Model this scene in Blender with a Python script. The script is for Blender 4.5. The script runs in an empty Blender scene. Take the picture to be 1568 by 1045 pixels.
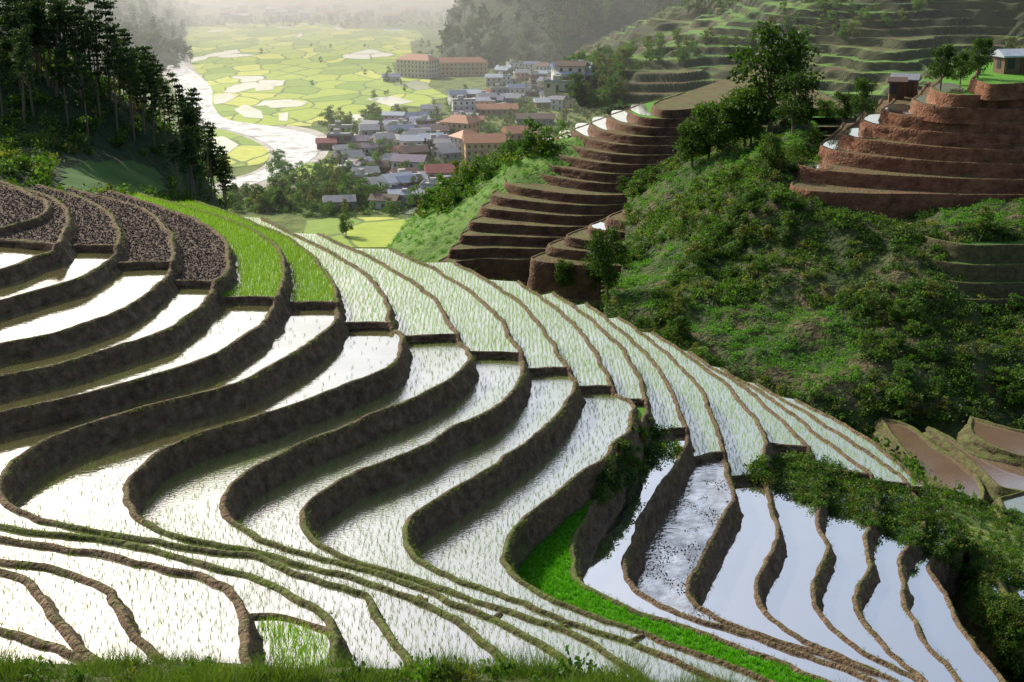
import bpy, math, random
import numpy as np
from mathutils import Vector, noise as mn
from mathutils.bvhtree import BVHTree
from mathutils.geometry import tessellate_polygon
random.seed(7); rng=np.random.default_rng(7)
sc=bpy.context.scene
CAMZ=100.0; F=2154.0; P0=math.atan(622.5/F); cp,sp=math.cos(P0),math.sin(P0)
def raydir(u,v):
    a=(u-784)/F; b=(522.5-v)/F
    return (a, cp+b*sp, -sp+b*cp)
def PD(u,v,D):
    d=raydir(u,v); t=-D/d[2]; return (d[0]*t,d[1]*t,CAMZ-D)
def PY(u,v,Y):
    d=raydir(u,v); t=Y/d[1]; return (d[0]*t,Y,CAMZ+d[2]*t)
def project(x,y,z):
    z=z-CAMZ
    f=y*cp-z*sp; up=y*sp+z*cp
    return 784+F*x/f, 522.5-F*up/f

# ---------- materials ----------
def newmat(name):
    m=bpy.data.materials.new(name); m.use_nodes=True
    nt=m.node_tree; nt.nodes.clear()
    return m,nt,nt.nodes,nt.links
def N(nodes,t,**k):
    n=nodes.new(t)
    for a,b in k.items(): setattr(n,a,b)
    return n
def ramp(nodes,stops,interp='LINEAR'):
    r=nodes.new('ShaderNodeValToRGB'); e=r.color_ramp; e.interpolation=interp
    while len(e.elements)<len(stops): e.elements.new(0.5)
    for el,(p,c) in zip(e.elements,stops): el.position=p; el.color=(*c,1)
    return r
def noisemat(name,scale,stops,rough=0.9,bump=0.3,bscale=None,bdist=0.1,spec=0.3,top=None,topw=(0.45,0.8),detail=6):
    m,nt,nd,lk=newmat(name)
    out=N(nd,'ShaderNodeOutputMaterial'); b=N(nd,'ShaderNodeBsdfPrincipled')
    b.inputs['Roughness'].default_value=rough; b.inputs['Specular IOR Level'].default_value=spec
    tc=N(nd,'ShaderNodeTexCoord'); no=N(nd,'ShaderNodeTexNoise'); no.inputs['Scale'].default_value=scale; no.inputs['Detail'].default_value=detail; no.inputs['Roughness'].default_value=0.65
    lk.new(tc.outputs['Object'],no.inputs['Vector'])
    r=ramp(nd,stops); lk.new(no.outputs['Fac'],r.inputs['Fac'])
    col=r.outputs['Color']
    if top:
        g=N(nd,'ShaderNodeNewGeometry'); s=N(nd,'ShaderNodeSeparateXYZ'); lk.new(g.outputs['True Normal'],s.inputs[0])
        n2=N(nd,'ShaderNodeTexNoise'); n2.inputs['Scale'].default_value=scale*0.6; n2.inputs['Detail'].default_value=4; lk.new(tc.outputs['Object'],n2.inputs['Vector'])
        ad=N(nd,'ShaderNodeMath',operation='ADD'); lk.new(s.outputs['Z'],ad.inputs[0])
        mu=N(nd,'ShaderNodeMath',operation='MULTIPLY_ADD'); lk.new(n2.outputs['Fac'],mu.inputs[0]); mu.inputs[1].default_value=1.4; mu.inputs[2].default_value=-0.7
        lk.new(mu.outputs[0],ad.inputs[1])
        mr=N(nd,'ShaderNodeMapRange'); mr.inputs['From Min'].default_value=topw[0]; mr.inputs['From Max'].default_value=topw[1]; lk.new(ad.outputs[0],mr.inputs['Value'])
        r2=ramp(nd,top); lk.new(no.outputs['Fac'],r2.inputs['Fac'])
        mx=N(nd,'ShaderNodeMix',data_type='RGBA'); lk.new(mr.outputs[0],mx.inputs['Factor']); lk.new(col,mx.inputs['A']); lk.new(r2.outputs['Color'],mx.inputs['B']); col=mx.outputs['Result']
    lk.new(col,b.inputs['Base Color'])
    if bump:
        n3=N(nd,'ShaderNodeTexNoise'); n3.inputs['Scale'].default_value=bscale or scale*3; n3.inputs['Detail'].default_value=5; lk.new(tc.outputs['Object'],n3.inputs['Vector'])
        bp=N(nd,'ShaderNodeBump'); bp.inputs['Strength'].default_value=bump; bp.inputs['Distance'].default_value=bdist
        lk.new(n3.outputs['Fac'],bp.inputs['Height']); lk.new(bp.outputs[0],b.inputs['Normal'])
    lk.new(b.outputs[0],out.inputs[0]); return m
def watermat(name,c1,c2,gloss=0.8,rough=0.06,ripple=0.05,rs=4.0,nscale=0.25,gvar=0.12,gcol=(1,0.99,0.95)):
    m,nt,nd,lk=newmat(name)
    out=N(nd,'ShaderNodeOutputMaterial'); tc=N(nd,'ShaderNodeTexCoord')
    no=N(nd,'ShaderNodeTexNoise'); no.inputs['Scale'].default_value=nscale; no.inputs['Detail'].default_value=6; lk.new(tc.outputs['Object'],no.inputs['Vector'])
    r=ramp(nd,[(0.35,c1),(0.65,c2)]); lk.new(no.outputs['Fac'],r.inputs['Fac'])
    d=N(nd,'ShaderNodeBsdfDiffuse'); lk.new(r.outputs['Color'],d.inputs['Color'])
    g=N(nd,'ShaderNodeBsdfGlossy'); g.inputs['Roughness'].default_value=rough; g.inputs['Color'].default_value=(*gcol,1)
    n3=N(nd,'ShaderNodeTexNoise'); n3.inputs['Scale'].default_value=rs; n3.inputs['Detail'].default_value=3; lk.new(tc.outputs['Object'],n3.inputs['Vector'])
    bp=N(nd,'ShaderNodeBump'); bp.inputs['Strength'].default_value=ripple; bp.inputs['Distance'].default_value=0.1; lk.new(n3.outputs['Fac'],bp.inputs['Height']); lk.new(bp.outputs[0],g.inputs['Normal'])
    mr=N(nd,'ShaderNodeMapRange'); mr.inputs['From Min'].default_value=0.3; mr.inputs['From Max'].default_value=0.7; mr.inputs['To Min'].default_value=gloss-gvar; mr.inputs['To Max'].default_value=gloss+gvar; lk.new(no.outputs['Fac'],mr.inputs['Value'])
    mx=N(nd,'ShaderNodeMixShader'); lk.new(mr.outputs[0],mx.inputs[0]); lk.new(d.outputs[0],mx.inputs[1]); lk.new(g.outputs[0],mx.inputs[2]); lk.new(mx.outputs[0],out.inputs[0]); return m
def leafmat(name,stops,trans=0.4,tcol=None):
    m,nt,nd,lk=newmat(name)
    out=N(nd,'ShaderNodeOutputMaterial'); g=N(nd,'ShaderNodeNewGeometry'); oi=N(nd,'ShaderNodeObjectInfo')
    a=N(nd,'ShaderNodeMath',operation='MULTIPLY_ADD'); lk.new(g.outputs['Random Per Island'],a.inputs[0]); a.inputs[1].default_value=0.5
    a2=N(nd,'ShaderNodeMath',operation='MULTIPLY'); lk.new(oi.outputs['Random'],a2.inputs[0]); a2.inputs[1].default_value=0.5; lk.new(a2.outputs[0],a.inputs[2])
    r=ramp(nd,stops); lk.new(a.outputs[0],r.inputs['Fac'])
    d=N(nd,'ShaderNodeBsdfPrincipled'); d.inputs['Roughness'].default_value=0.6; d.inputs['Specular IOR Level'].default_value=0.25; lk.new(r.outputs['Color'],d.inputs['Base Color'])
    t=N(nd,'ShaderNodeBsdfTranslucent')
    mc=N(nd,'ShaderNodeMix',data_type='RGBA',blend_type='MULTIPLY'); mc.inputs['Factor'].default_value=1; lk.new(r.outputs['Color'],mc.inputs['A']); mc.inputs['B'].default_value=(*(tcol or (1.6,1.9,0.6)),1); lk.new(mc.outputs['Result'],t.inputs['Color'])
    mx=N(nd,'ShaderNodeMixShader'); mx.inputs[0].default_value=trans; lk.new(d.outputs[0],mx.inputs[1]); lk.new(t.outputs[0],mx.inputs[2]); lk.new(mx.outputs[0],out.inputs[0]); return m
def plain(name,c,rough=0.7,var=0.15):
    return noisemat(name,1.5,[(0.3,tuple(x*(1-var) for x in c)),(0.7,tuple(min(1,x*(1+var)) for x in c))],rough=rough,bump=0.1)

M_bank=noisemat('mud_bank',2.2,[(0.25,(0.045,0.027,0.015)),(0.5,(0.145,0.092,0.056)),(0.75,(0.27,0.19,0.12))],bump=1.0,bscale=6,bdist=0.25,top=[(0.3,(0.07,0.085,0.022)),(0.7,(0.19,0.175,0.07))],topw=(0.75,1.2))
M_gbank=noisemat('grassy_bank',1.6,[(0.25,(0.04,0.035,0.016)),(0.5,(0.09,0.078,0.034)),(0.75,(0.15,0.13,0.055))],bump=0.9,bscale=5,bdist=0.15,top=[(0.3,(0.06,0.08,0.015)),(0.7,(0.14,0.17,0.035))],topw=(0.55,1.0))
M_soil=noisemat('plowed_soil',1.3,[(0.3,(0.08,0.06,0.045)),(0.6,(0.15,0.108,0.082)),(0.8,(0.21,0.155,0.12))],bump=1.0,bscale=5,bdist=0.25)
M_redbank=noisemat('red_soil_bank',0.7,[(0.3,(0.08,0.032,0.016)),(0.5,(0.19,0.08,0.042)),(0.75,(0.29,0.145,0.08))],bump=0.9,bscale=2.5,bdist=0.4,top=[(0.3,(0.10,0.065,0.035)),(0.7,(0.11,0.12,0.035))],topw=(0.6,1.1))
M_redbank2=noisemat('dark_soil_bank',0.4,[(0.3,(0.05,0.028,0.017)),(0.55,(0.14,0.07,0.04)),(0.8,(0.21,0.12,0.068))],bump=0.8,bscale=2,bdist=0.4,top=[(0.3,(0.08,0.085,0.025)),(0.7,(0.13,0.14,0.04))],topw=(0.65,1.15))
M_wclear=watermat('still_water',(0.18,0.19,0.06),(0.22,0.20,0.08),gloss=0.72,gvar=0.08,rough=0.06,ripple=0.05)
M_wgreen=watermat('paddy_water',(0.22,0.27,0.07),(0.26,0.28,0.10),gloss=0.70,gvar=0.1,rough=0.12,ripple=0.15,rs=7)
M_wpond=watermat('pond_water',(0.42,0.36,0.27),(0.48,0.41,0.32),gloss=0.92,gvar=0.04,rough=0.03,ripple=0.012,rs=1.5)
M_wfield=watermat('flooded_paddy_water',(0.5,0.55,0.38),(0.6,0.62,0.5),gloss=0.45,gvar=0.1,rough=0.15,ripple=0.02,nscale=.1)
M_wmud=watermat('muddy_water',(0.15,0.10,0.06),(0.22,0.15,0.10),gloss=0.38,gvar=0.15,rough=0.1)
M_wrough=watermat('churned_mud_water',(0.12,0.10,0.08),(0.28,0.24,0.2),gloss=0.68,gvar=0.3,rough=0.1,ripple=0.5,rs=3,nscale=1.2)
M_grassfield=noisemat('seedbed_grass',2,[(0.3,(0.06,0.2,0.01)),(0.7,(0.11,0.32,0.015))],bump=0.8,bscale=12)
M_ground=noisemat('ground_grass',0.09,[(0.3,(0.03,0.06,0.015)),(0.45,(0.08,0.13,0.025)),(0.58,(0.16,0.22,0.04)),(0.72,(0.15,0.125,0.065))],bump=0.8,bscale=0.8,bdist=1.0)
M_scrubground=noisemat('scrub_ground',0.16,[(0.3,(0.02,0.045,0.011)),(0.5,(0.055,0.08,0.02)),(0.62,(0.12,0.09,0.045)),(0.75,(0.07,0.11,0.025))],bump=1.0,bscale=1.8,bdist=0.8)
M_meadow=noisemat('meadow_grass',0.3,[(0.3,(0.03,0.09,0.012)),(0.7,(0.06,0.15,0.02))],bump=0.6,bscale=1.5)
M_slope=noisemat('bright_grass_slope',0.2,[(0.3,(0.05,0.12,0.015)),(0.7,(0.13,0.24,0.03))],bump=0.9,bscale=1.2,bdist=.5)
M_forest=noisemat('forest_floor',0.08,[(0.3,(0.01,0.025,0.01)),(0.5,(0.025,0.05,0.015)),(0.75,(0.05,0.08,0.022))],bump=0.8,bscale=0.3,bdist=3)
M_fgrass=noisemat('foreground_grass',3,[(0.3,(0.05,0.065,0.018)),(0.7,(0.11,0.13,0.035))],bump=0.8)
M_terr=noisemat('terraced_hillside',0.022,[(0.35,(0.025,0.03,0.012)),(0.6,(0.05,0.06,0.018))],bump=0.5,bscale=0.3,bdist=1,top=[(0.38,(0.05,0.13,0.018)),(0.5,(0.12,0.24,0.03)),(0.6,(0.09,0.06,0.03))],topw=(0.84,0.98),detail=3)
M_leafA=leafmat('broad_leaves',[(0,(0.015,0.035,0.007)),(0.5,(0.045,0.09,0.014)),(1,(0.09,0.155,0.025))],0.35)
M_leafB=leafmat('shrub_leaves',[(0,(0.02,0.055,0.009)),(0.5,(0.065,0.135,0.018)),(1,(0.14,0.23,0.035))],0.38)
M_leafC=leafmat('olive_leaves',[(0,(0.04,0.055,0.012)),(0.5,(0.11,0.13,0.028)),(1,(0.22,0.21,0.06))],0.35)
M_leafD=leafmat('crop_leaves',[(0,(0.05,0.13,0.015)),(0.5,(0.09,0.23,0.025)),(1,(0.16,0.33,0.04))],0.4)
M_pine=leafmat('pine_needles',[(0,(0.012,0.028,0.01)),(0.6,(0.035,0.066,0.02)),(1,(0.07,0.105,0.03))],0.25)
M_bark=plain('tree_bark',(0.16,0.12,0.085))
M_rice=leafmat('rice_seedlings',[(0,(0.11,0.22,0.02)),(0.5,(0.2,0.34,0.035)),(1,(0.32,0.44,0.07))],0.5,(1.3,1.4,0.6))
M_rice3=leafmat('sparse_rice_seedlings',[(0,(0.05,0.10,0.02)),(0.5,(0.09,0.17,0.03)),(1,(0.15,0.24,0.04))],0.35,(1.2,1.4,0.6))
M_rice2=leafmat('seedbed_blades',[(0,(0.06,0.22,0.01)),(0.5,(0.1,0.34,0.012)),(1,(0.16,0.44,0.02))],0.45,(1.3,1.5,0.5))
M_blade=leafmat('grass_blades',[(0,(0.05,0.10,0.015)),(0.6,(0.13,0.2,0.03)),(1,(0.28,0.29,0.09))],0.4,(1.4,1.5,0.6))
M_clod=noisemat('soil_clod_mud',3,[(0.3,(0.07,0.05,0.04)),(0.7,(0.2,0.15,0.115))])

# ---------- mesh helpers ----------
COL=sc.collection
def link(ob,parent=None):
    COL.objects.link(ob)
    if parent: ob.parent=parent
    return ob
def mesh(name,verts,faces,mats,midx=None,smooth=False,dolink=True,parent=None):
    me=bpy.data.meshes.new(name); 
    me.from_pydata([tuple(v) for v in verts],[],[tuple(f) for f in faces]); 
    for m in (mats if isinstance(mats,(list,tuple)) else [mats]): me.materials.append(m)
    if midx is not None: me.polygons.foreach_set('material_index',np.asarray(midx,dtype=np.int32))
    if smooth: me.polygons.foreach_set('use_smooth',np.ones(len(me.polygons),dtype=bool))
    me.update(); ob=bpy.data.objects.new(name,me)
    if dolink: link(ob,parent)
    return ob
def fastmesh(name,V,k,mat,dolink=True):
    n=len(V)//k; me=bpy.data.meshes.new(name)
    me.vertices.add(n*k); me.vertices.foreach_set('co',np.asarray(V,dtype=np.float32).ravel())
    me.loops.add(n*k); me.loops.foreach_set('vertex_index',np.arange(n*k,dtype=np.int32))
    me.polygons.add(n); me.polygons.foreach_set('loop_start',np.arange(0,n*k,k,dtype=np.int32))
    me.materials.append(mat); me.update(calc_edges=True); me.validate()
    ob=bpy.data.objects.new(name,me)
    if dolink: link(ob)
    return ob
def curve(pts,step):
    p=np.array(pts,float); d=np.linalg.norm(np.diff(p[:,:2],axis=0),axis=1); keep=np.r_[True,d>1e-4]; p=p[keep]
    d=np.linalg.norm(np.diff(p[:,:2],axis=0),axis=1); t=np.r_[0,np.cumsum(np.sqrt(d))]
    n=len(p); m=np.zeros_like(p)
    for i in range(n):
        if i==0: m[i]=(p[1]-p[0])/(t[1]-t[0])
        elif i==n-1: m[i]=(p[-1]-p[-2])/(t[-1]-t[-2])
        else:
            a=(p[i]-p[i-1])/(t[i]-t[i-1]); b=(p[i+1]-p[i])/(t[i+1]-t[i]); w=(t[i+1]-t[i])/(t[i+1]-t[i-1]); m[i]=a*w+b*(1-w)
    out=[]
    for i in range(n-1):
        k=max(2,int(math.ceil(d[i]/step))); s=np.linspace(0,1,k,endpoint=False)[:,None]; h=t[i+1]-t[i]
        out.append((2*s**3-3*s**2+1)*p[i]+(s**3-2*s**2+s)*h*m[i]+(-2*s**3+3*s**2)*p[i+1]+(s**3-s**2)*h*m[i+1])
    out.append(p[-1:]); return np.concatenate(out)
def polyfill(xy,z):
    tris=tessellate_polygon([[Vector((a,b,0)) for a,b in xy]])
    V=[(a,b,z) for a,b in xy]; out=[]
    for t in tris:
        a,b,c=[V[i] for i in t]
        if (b[0]-a[0])*(c[1]-a[1])-(b[1]-a[1])*(c[0]-a[0])<0: t=(t[0],t[2],t[1])
        out.append(tuple(t))
    return V,out
BV=[];BF=[];BT=[]
def reg(V,Fc,tag):
    o=len(BV); BV.extend([tuple(v) for v in V]); BF.extend([tuple(i+o for i in f) for f in Fc]); BT.extend([tag]*len(Fc))
def strip_bank(c,zt,drop,bund=0.12,inner=0.2,slope=0.3,seed=0,step_noise=0.05,closed=False,bot=0.3):
    n=len(c); 
    if closed: t=np.roll(c,-1,0)-np.roll(c,1,0)
    else: t=np.gradient(c,axis=0)
    t/=np.linalg.norm(t,axis=1)[:,None]+1e-9; nrm=np.c_[-t[:,1],t[:,0]]
    prof=[(-inner-0.08,-0.1,0),(-inner,0.03,0),(-inner*0.6,bund*0.95,0),(-0.03,bund,0),(0.04,bund*0.6,0),(0.04+slope*.2,0,.18),(0.04+slope*.38,0,.38),(0.04+slope*.55,0,.58),(0.04+slope*.75,0,.78),(0.04+slope*.98,0.02,.98),(0.3+slope,-bot,1.0)]
    V=[]; K=len(prof)-1
    for i in range(n):
        for j,(o,dz,fr) in enumerate(prof):
            q=Vector((c[i,0]*0.9+seed*7.3,c[i,1]*0.9,j*0.7))
            wall=(fr>0 and fr<1)
            a=mn.noise(q)*step_noise*(1+2.2*wall); b=mn.noise(q+Vector((31,7,0)))*step_noise*0.7
            if wall: a+=mn.noise(q*3.1)*step_noise*2.0+abs(mn.noise(Vector((c[i,0]*.5,c[i,1]*.5,seed))))*0.14*fr
            if j in(0,K): b=0
            o2=o+a
            V.append((c[i,0]+nrm[i,0]*o2,c[i,1]+nrm[i,1]*o2,zt[i]+dz-fr*drop+b))
    k=len(prof); Fc=[]
    for i in range(n if closed else n-1):
        i2=(i+1)%n
        for j in range(k-1): Fc.append((i*k+j,i*k+j+1,i2*k+j+1,i2*k+j))
    return V,Fc,nrm

# ---------- main terraces ----------
UP=0.3; BH=0.1
R=[
(15.2,[(-60,272),(40,292),(72,312),(58,330),(0,350),(-120,372),(-420,400),(-900,430)],None,None,'soil','soil'),
(15.8,[(0,277),(80,303),(108,330),(100,355),(84,374)],(0,368),[(62,390),(0,412),(-250,470),(-520,560),(-600,680),(-450,820),(-200,915),(0,957),(70,980),(150,1020),(175,1060)],'soil','clear'),
(16.4,[(60,282),(150,312),(180,345),(180,376)],(85,378),[(172,395),(130,422),(0,460),(-200,510),(-430,590),(-490,690),(-330,790),(-130,850),(0,873),(50,895),(100,960),(165,1025),(185,1060)],'soil','clear'),
(17.0,[(110,287),(225,322),(262,358),(264,400)],(183,405),[(255,425),(200,468),(100,505),(0,527),(-180,570),(-330,640),(-370,715),(-240,785),(-80,835),(20,857),(90,866),(165,900),(200,950),(270,1020),(290,1060)],'soil','clear'),
(17.65,[(170,291),(310,340),(352,383),(350,410),(332,432)],(268,432),[(320,460),(260,500),(120,550),(0,577),(-150,620),(-240,680),(-260,730),(-150,785),(-30,815),(100,835),(180,846),(300,878),(362,912),(372,945),(388,1000),(405,1060)],'soil','clear'),
(18.35,[(215,296),(330,328),(410,365),(436,400),(434,435),(420,455)],(337,458),[(404,490),(335,540),(150,597),(0,632),(-110,665),(-160,710),(-150,755),(-70,790),(30,806),(150,822),(270,848),(400,888),(490,932),(512,965),(525,1060)],'dense','clear'),
(19.1,[(300,308),(345,322),(450,368),(505,420),(518,462)],(440,466),[(498,508),(375,580),(150,645),(60,680),(8,722),(2,750),(20,778),(80,800),(250,828),(400,855),(480,882),(565,912),(582,945),(620,1000),(665,1060)],'dense','clear'),
(20.0,[(400,332),(520,393),(575,432),(597,465),(602,494)],(532,497),[(618,515),(600,555),(450,620),(290,670),(220,708),(198,745),(210,785),(265,815),(400,842),(500,872),(600,900),(660,925),(735,970),(800,1025),(835,1060)],'seed','clear'),
(21.0,[(490,357),(600,410),(668,458),(702,512)],(632,517),[(720,535),(700,575),(560,640),(420,700),(358,743),(347,778),(372,808),(435,836),(560,868),(640,895),(740,938),(830,985),(900,1040),(925,1062)],'seed','sparse'),
(22.0,[(600,380),(700,430),(760,478),(797,540)],(733,541),[(802,560),(780,605),(650,680),(520,740),(470,778),(475,820),(530,850),(640,884),(760,925),(860,963),(950,1010),(1020,1062)],'seed','sparse'),
(23.0,[(695,400),(780,448),(830,498),(872,563)],(818,567),[(882,585),(850,640),(760,710),(660,770),(626,808),(640,850),(685,877),(780,912),(870,945),(980,985),(1080,1030),(1140,1062)],'seed','sparse'),
(24.1,[(795,430),(860,476),(910,530),(943,592)],(897,594),[(972,620),(935,690),(870,740),(795,805),(773,848),(790,882),(850,915),(950,953),(1080,1000),(1180,1040),(1230,1062)],'seed','seed'),
(25.4,[(850,446),(920,500),(962,545),(993,612)],(958,614),[(985,650),(950,715),(898,795),(878,850),(888,885),(950,922),(1100,975),(1240,1030),(1310,1062)],'seed','grass'),
(26.6,[(900,463),(980,528),(1022,580),(1053,655)],(1012,663),[(1050,690),(1033,715),(985,795),(960,862),(968,895),(1020,928),(1110,960),(1260,1010),(1370,1062)],'seed','pond'),
(27.9,[(950,484),(1040,556),(1085,615),(1110,690)],(1066,702),[(1122,745),(1115,785),(1078,855),(1060,900),(1085,935),(1180,973),(1290,1010),(1400,1060)],'seed','rough'),
(29.0,[(1000,508),(1090,568),(1140,618),(1176,675),(1170,728)],(1125,732),[(1190,780),(1196,812),(1165,875),(1170,925),(1205,962),(1290,1003),(1380,1045),(1410,1062)],'seed','pond'),
(29.8,[(1055,537),(1150,598),(1200,645),(1240,685)],None,[(1260,740),(1256,805),(1270,840),(1248,885),(1255,930),(1290,972),(1370,1020),(1430,1062)],'seed','pond'),
(30.5,[(1105,562),(1200,622),(1260,668),(1335,725)],None,[(1345,765),(1328,830),(1332,870),(1315,912),(1325,950),(1370,997),(1440,1060)],'seed','pond'),
(31.2,[(1160,586),(1260,645),(1330,692),(1395,742)],None,[(1420,790),(1385,850),(1385,900),(1394,940),(1430,995),(1485,1060)],'seed','pond'),
(31.9,[(1220,610),(1300,652),(1370,700),(1425,748)],None,[(1470,805),(1425,865),(1445,910),(1475,960),(1515,1010),(1555,1060)],'seed','pond'),
]
KM={'soil':M_soil,'clear':M_wclear,'dense':M_wgreen,'seed':M_wgreen,'sparse':M_wgreen,'grass':M_grassfield,'pond':M_wpond,'rough':M_wrough}
root=bpy.data.objects.new('terraced_rice_field',None); link(root)
ends=[]; RIMS=[]
nR=len(R)
for i,(D,up,stepl,low,ku,kl) in enumerate(R):
    dropv=(R[i+1][0]-D) if i+1<nR else 2.5
    Du=D-(UP if low else 0)
    def shift(p,zr): return (p[0],p[1],zr)
    upP=[shift(PD(u,v,Du-BH),CAMZ-Du) for u,v in up]
    pts=list(upP)
    e=np.array(upP[0]); ends.append(e)
    if low:
        pts+= [shift(PD(u,v,D-BH),CAMZ-D) for u,v in low]
        lx,ly,lz=pts[-1]; pts.append((lx+2,10,lz))
    c=curve(pts,0.3)
    for q in c:
        q[0]+=0.25*mn.noise(Vector((q[0]*0.35,q[1]*0.35,i*3.1)))+0.1*mn.noise(Vector((q[0]*1.4,q[1]*1.4,i))); q[1]+=0.25*mn.noise(Vector((q[0]*0.35,q[1]*0.35,i*3.1+50)))+0.1*mn.noise(Vector((q[0]*1.4,q[1]*1.4,i+9)))
    zl=CAMZ-D
    if low:
        target=np.array(upP[-1][:2]); iu=int(np.argmin(np.linalg.norm(c[:,:2]-target,axis=1)))
        c[:iu+1,2]=zl+UP; c[iu+1:,2]=zl
    else: c[:,2]=zl
    V,Fc,nrm=strip_bank(c[:,:2],c[:,2],dropv,seed=i)
    mi=None
    if 5<=i<=12 and low:
        mi=[]
        for k in range(len(c)-1):
            u,v=project(*c[k]); g=1 if (v>800 and c[k,1]<58 and u<1000) else 0
            mi+=[g]*10
    mesh('mud_bund_%02d'%i,V,Fc,[M_bank,M_gbank],mi,smooth=True,parent=root); reg(V,Fc,('bank',i))
    RIMS.append((c.copy(),nrm,i))
    if low: poly=[tuple(q[:2]) for q in c]+[(-85,10),(-85,88)]+[tuple(ee[:2]) for ee in ends[:-1]]
    else: poly=[tuple(q[:2]) for q in c]+[(-85,c[-1,1]),(-85,88)]
    V,Fc=polyfill(poly,zl); mesh('paddy_%02d'%i,V,Fc,KM[kl],parent=root); reg(V,Fc,('lo',i,kl))
    if low:
        if stepl:
            s=PD(stepl[0],stepl[1],D-UP); cr=np.array(c[iu,:2]); sl=np.array(s[:2])
            line=[tuple(cr),tuple((cr+sl)/2+np.array([0,0.15])),tuple(sl),tuple(sl+(sl-cr)*0.6)]
        else:
            cr=np.array(c[iu,:2]); sl=cr+np.array([-5,1.5]); line=[tuple(cr),tuple(sl)]
        lc=curve([(a,b,0) for a,b in line],0.4)
        prev=ends[-2][:2] if len(ends)>1 else (-60,88)
        poly=[tuple(q[:2]) for q in c[:iu+1]]+[tuple(q[:2]) for q in lc[1:]]+[(prev[0]-3,prev[1]-1),tuple(prev[:2])]
        V,Fc=polyfill(poly,zl+UP); mesh('upper_paddy_%02d'%i,V,Fc,KM[ku],parent=root); reg(V,Fc,('up',i,ku))
        V,Fc,n2=strip_bank(lc[:,:2],np.full(len(lc),zl+UP),UP,seed=i+40,bund=0.1,inner=0.2,slope=0.1)
        mesh('step_bund_%02d'%i,V,Fc,[M_bank],smooth=True,parent=root); reg(V,Fc,('bank',i))
def mkbvh(): return BVHTree.FromPolygons([tuple(map(float,v)) for v in BV],BF)
bT=mkbvh()
def hit0(u,v):
    h=bT.ray_cast(Vector((0,0,CAMZ)),Vector(raydir(u,v)).normalized()); return h[0]
X=[[(585,932),(620,918),(655,920)],[(520,965),(555,948),(590,952)],[(645,915),(660,940),(700,975)],
   [(768,942),(745,958)],[(870,960),(850,972)],[(985,975),(962,988)],[(372,945),(430,945),(512,968)],[(90,640),(60,655),(20,662)]]
for k,pl in enumerate(X):
    hs=[hit0(u,v) for u,v in pl]
    if any(h is None for h in hs): continue
    zm=min(h.z for h in hs)
    c=curve([PD(u,v,CAMZ-zm) for u,v in pl],0.3)
    V,Fc,_=strip_bank(c[:,:2],np.full(len(c),zm-0.02),0.12,seed=k+70,bund=0.13,inner=0.18,slope=0.1,bot=0.1)
    mesh('cross_bund_%02d'%k,V,Fc,[M_bank],smooth=True,parent=root); reg(V,Fc,('bank',99))
def pond(name,px,D,mat,bund=0.2):
    c=curve([PD(u,v,D) for u,v in px+[px[0]]],0.6)[:-1][:,:2]
    area=0.5*np.sum(c[:,0]*np.roll(c[:,1],-1)-np.roll(c[:,0],-1)*c[:,1])
    if area>0: c=c[::-1]
    V,Fc,_=strip_bank(c,np.full(len(c),CAMZ-D),1.2,seed=D,bund=bund,inner=0.35,slope=0.8,closed=True,step_noise=.12,bot=1.0)
    p=bpy.data.objects.new(name,None); link(p)
    mesh('bund',V,Fc,[M_gbank],smooth=True,parent=p); reg(V,Fc,('bank',50))
    V,Fc=polyfill([tuple(q) for q in c],CAMZ-D); mesh('water',V,Fc,mat,parent=p); reg(V,Fc,('pond',))
pond('paddy_pond',[(1475,838),(1492,842),(1535,900),(1560,950),(1520,930),(1500,880)],33.5,M_wpond)
pond('paddy_pond',[(1512,855),(1540,862),(1600,930),(1640,990),(1590,960),(1550,910)],34.6,M_wpond)
pond('ravine_paddy',[(1345,640),(1390,652),(1440,690),(1475,708),(1505,745),(1500,770),(1440,745),(1390,700)],47.3,M_wmud)
pond('ravine_paddy',[(1420,655),(1450,668),(1500,700),(1568,712),(1640,725),(1620,760),(1530,748),(1515,735),(1480,705)],46.8,M_wmud)
pond('ravine_paddy',[(1485,640),(1568,662),(1680,680),(1660,712),(1560,700),(1490,668)],46.0,M_wmud)
pond('ravine_paddy',[(1528,765),(1600,750),(1680,760),(1660,850),(1560,820)],46.8,M_wgreen)

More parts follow.
